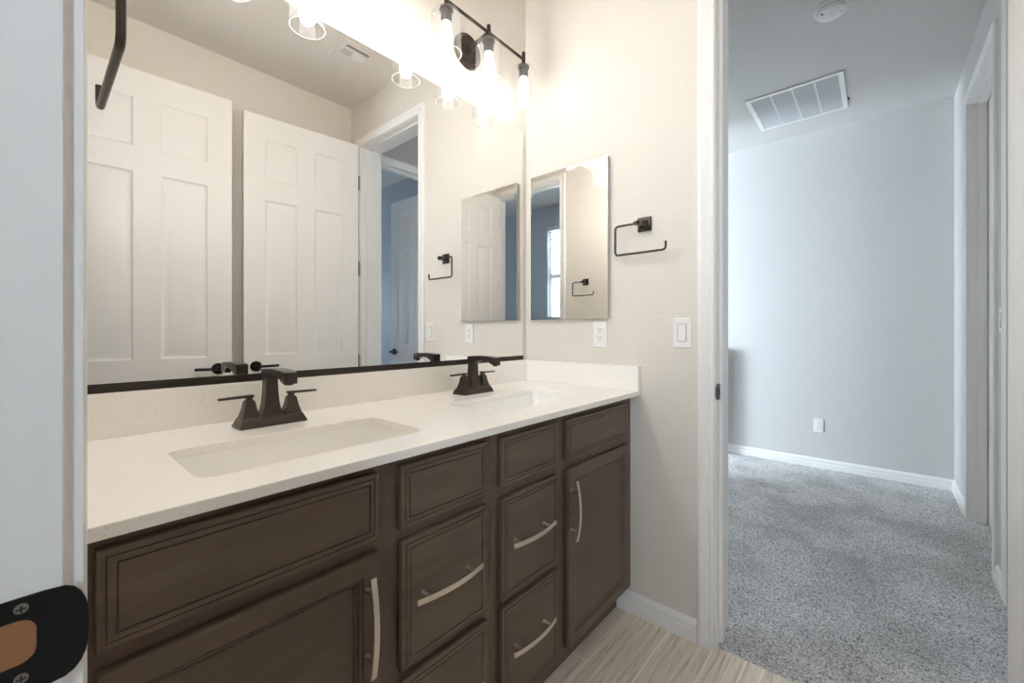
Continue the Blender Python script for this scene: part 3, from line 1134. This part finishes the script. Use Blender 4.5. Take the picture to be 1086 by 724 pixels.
# outline (x, z) with a rounded lip end
out = [(xa, zc - hh), (xb - 0.022, zc - hh)]
for k in range(13):
    t_ = -pi / 2 + pi * k / 12
    cx_ = xb - 0.022
    out.append((cx_ + 0.022 * abs(math.cos(t_)) ** 0.6, zc + hh * (1 if math.sin(t_) > 0 else -1) * abs(math.sin(t_)) ** 0.8))
out += [(xb - 0.022, zc + hh), (xa, zc + hh)]
clean = []
for p in out:
    if not clean or (Vector(p) - Vector(clean[-1])).length > 1e-4:
        clean.append(p)
def lip_y(x):
    return 0.0 if x < XL - 0.004 else 0.0
loft(bm, [[(x, y1 + lip_y(x), z) for x, z in clean], [(x, y0 + lip_y(x), z) for x, z in clean]])
mesh('plate', bm, M_BLACK, sp, bevel=0.0006)
bm = BM()
hx0, hx1 = XL - 0.050, XL - 0.0125
hole = rrect(hx0, hx1, zc - 0.0115, zc + 0.0185, 0.009, 0)
loft(bm, [[(p[0], y0 - 0.0001, p[1]) for p in hole], [(p[0], y0 - 0.0004, p[1]) for p in hole]])
mesh('latch_hole', bm, M_RAWWOOD, sp, smooth=False)
for z in (zc + 0.0262, zc - 0.0215):
    bm = BM(); lathe(bm, (XL - 0.0195, y0, z), [(0.0036, 0.0), (0.0032, -0.0007), (0.0005, -0.0009)], 'y', 20)
    s_ = mesh('screw', bm, M_STEEL, sp)
    bm = BM()
    for a_, b_ in ((0.0024, 0.0005), (0.0005, 0.0024)):
        box(bm, XL - 0.0195 - a_, XL - 0.0195 + a_, y0 - 0.0008, y0 - 0.00115, z - b_, z + b_)
    mesh('cross_slot', bm, M_SLOT, s_, smooth=False)
# far one on the bedroom doorway jamb
JY = O1[1]
sp = thing('strike_plate', (0.03, JY, 0.934), 'small dark strike plate on the jamb between bathroom and bedroom', 'strike plate')
bm = BM()
out = [(0.060, 0.905), (0.010, 0.905)] + [(0.010 - 0.018 * math.cos(t_), 0.934 + 0.029 * math.sin(t_)) for t_ in [(-pi / 2 + pi * k / 10) for k in range(1, 10)]] + [(0.010, 0.963), (0.060, 0.963)]
loft(bm, [[(x, JY - 0.0003, z) for x, z in out], [(x, JY - 0.0022, z) for x, z in out]])
mesh('plate', bm, M_BLACK, sp)
bm = BM(); box(bm, 0.014, 0.040, JY - 0.0023, JY - 0.0026, 0.923, 0.945)
mesh('latch_hole', bm, M_SLOT, sp, smooth=False)
for z in (0.912, 0.956):
    bm = BM(); lathe(bm, (0.028, JY - 0.0022, z), [(0.0034, 0.0), (0.003, -0.0006), (0.0005, -0.0008)], 'y', 16)
    mesh('screw', bm, M_STEEL, sp)

# ------------------------------------------------------------------ ceiling fittings
v = thing('ceiling_vent', (-0.32, -1.12, H), 'white supply register on the bathroom ceiling, seen in the wall mirror', 'air vent')
bm = BM()
X0, X1, Y0, Y1 = -0.425, -0.212, -1.225, -1.020
x0, x1, y0, y1 = -0.392, -0.246, -1.160, -1.052
zf = H - 0.007
for a_ in ((X0, X1, y1, Y1), (X0, X1, Y0, y0), (X0, x0, y0, y1), (x1, X1, y0, y1), (x0, x1, -1.101, -1.080)):
    box(bm, *a_, zf, H - 0.0004)
mesh('vent_frame', bm, M_CEIL, v, bevel=0.001)
bm = BM(); box(bm, x0, x1, y0, y1, H - 0.0015, H - 0.0006)
mesh('duct_opening', bm, M_SLOT, v, smooth=False)
bm = BM()
for k in range(15):
    xx = x0 + (x1 - x0) * (k + 0.5) / 15
    tilt = 0.002 if k < 7 else 0.0042
    box(bm, xx - tilt, xx + tilt, y0, -1.101, zf + 0.0005, H - 0.002)
    box(bm, xx - 0.0008, xx + 0.0008, -1.080, y1, zf + 0.003, H - 0.002)
mesh('louvers', bm, M_PLATE, v, smooth=False)

v = thing('return_air_grille', (2.13, -0.872, HB), 'large white return air grille on the bedroom ceiling', 'air vent')
X0, X1, Y0, Y1 = 1.835, 2.43, -1.162, -0.588
bm = BM()
zf = HB - 0.010
f = 0.030
for a_ in ((X0, X1, Y1 - f, Y1), (X0, X1, Y0, Y0 + f), (X0, X0 + f, Y0 + f, Y1 - f), (X1 - f, X1, Y0 + f, Y1 - f)):
    box(bm, *a_, zf, HB - 0.0004)
for k in (1, 2, 3):
    yy = Y0 + f + (Y1 - Y0 - 2 * f) * k / 4
    box(bm, X0 + f, X1 - f, yy - 0.007, yy + 0.007, zf + 0.001, HB - 0.0004)
mesh('grille_frame', bm, M_PLATE, v, bevel=0.0015)
bm = BM()
nn = 60
for k in range(nn):
    xx = X0 + f + (X1 - X0 - 2 * f) * (k + 0.5) / nn
    q = [bm.verts.new(p) for p in ((xx + 0.004, Y0 + f, zf + 0.001), (xx - 0.003, Y0 + f, HB - 0.0045), (xx - 0.003, Y1 - f, HB - 0.0045), (xx + 0.004, Y1 - f, zf + 0.001))]
    w_ = [bm.verts.new((p.co.x + 0.0015, p.co.y, p.co.z)) for p in q]
    bm.faces.new(q)
    bm.faces.new(w_[::-1])
    for i in range(4):
        bm.faces.new((q[i], q[(i + 1) % 4], w_[(i + 1) % 4], w_[i]))
mesh('louvers', bm, simple('grille_louver_paint', lin(208, 210, 212), 0.5), v, smooth=False)
bm = BM(); box(bm, X0 + f, X1 - f, Y0 + f, Y1 - f, HB - 0.0012, HB - 0.0005)
mesh('filter', bm, simple('air_filter', (0.75, 0.75, 0.75), 0.9), v, smooth=False)
bm = BM(); lathe(bm, (2.28, Y0 - 0.008, HB - 0.006), [(0.006, -0.004), (0.006, 0.004)], 'x', 12)
mesh('latch', bm, M_SLOT, v)

sd = thing('smoke_detector', (1.128, -1.145, HB), 'round white smoke detector on the bedroom ceiling', 'smoke detector')
bm = BM(); lathe(bm, (1.128, -1.145, HB), [(0.074, -0.0004), (0.076, -0.010), (0.072, -0.014)], 'z', 40)
mesh('mounting_base', bm, M_PLATE, sd)
bm = BM(); lathe(bm, (1.128, -1.145, HB), [(0.066, -0.0141), (0.068, -0.022), (0.062, -0.034), (0.040, -0.041), (0.002, -0.043)], 'z', 40)
mesh('detector_cover', bm, M_PLATE, sd)
bm = BM(); lathe(bm, (1.118, -1.150, HB - 0.0405), [(0.016, 0.0), (0.016, -0.004), (0.012, -0.005), (0.011, -0.0025), (0.001, -0.0025)], 'z', 24)
mesh('test_button', bm, M_TRIM, sd)
for dx, dy in ((-0.025, 0.035), (0.012, -0.042)):
    bm = BM()
    box(bm, 1.122 + dx - 0.006, 1.122 + dx + 0.006, -1.145 + dy - 0.004, -1.145 + dy + 0.004, HB - 0.0400, HB - 0.0345)
    mesh('sensor_slot', bm, M_SLOT, sd, smooth=False)
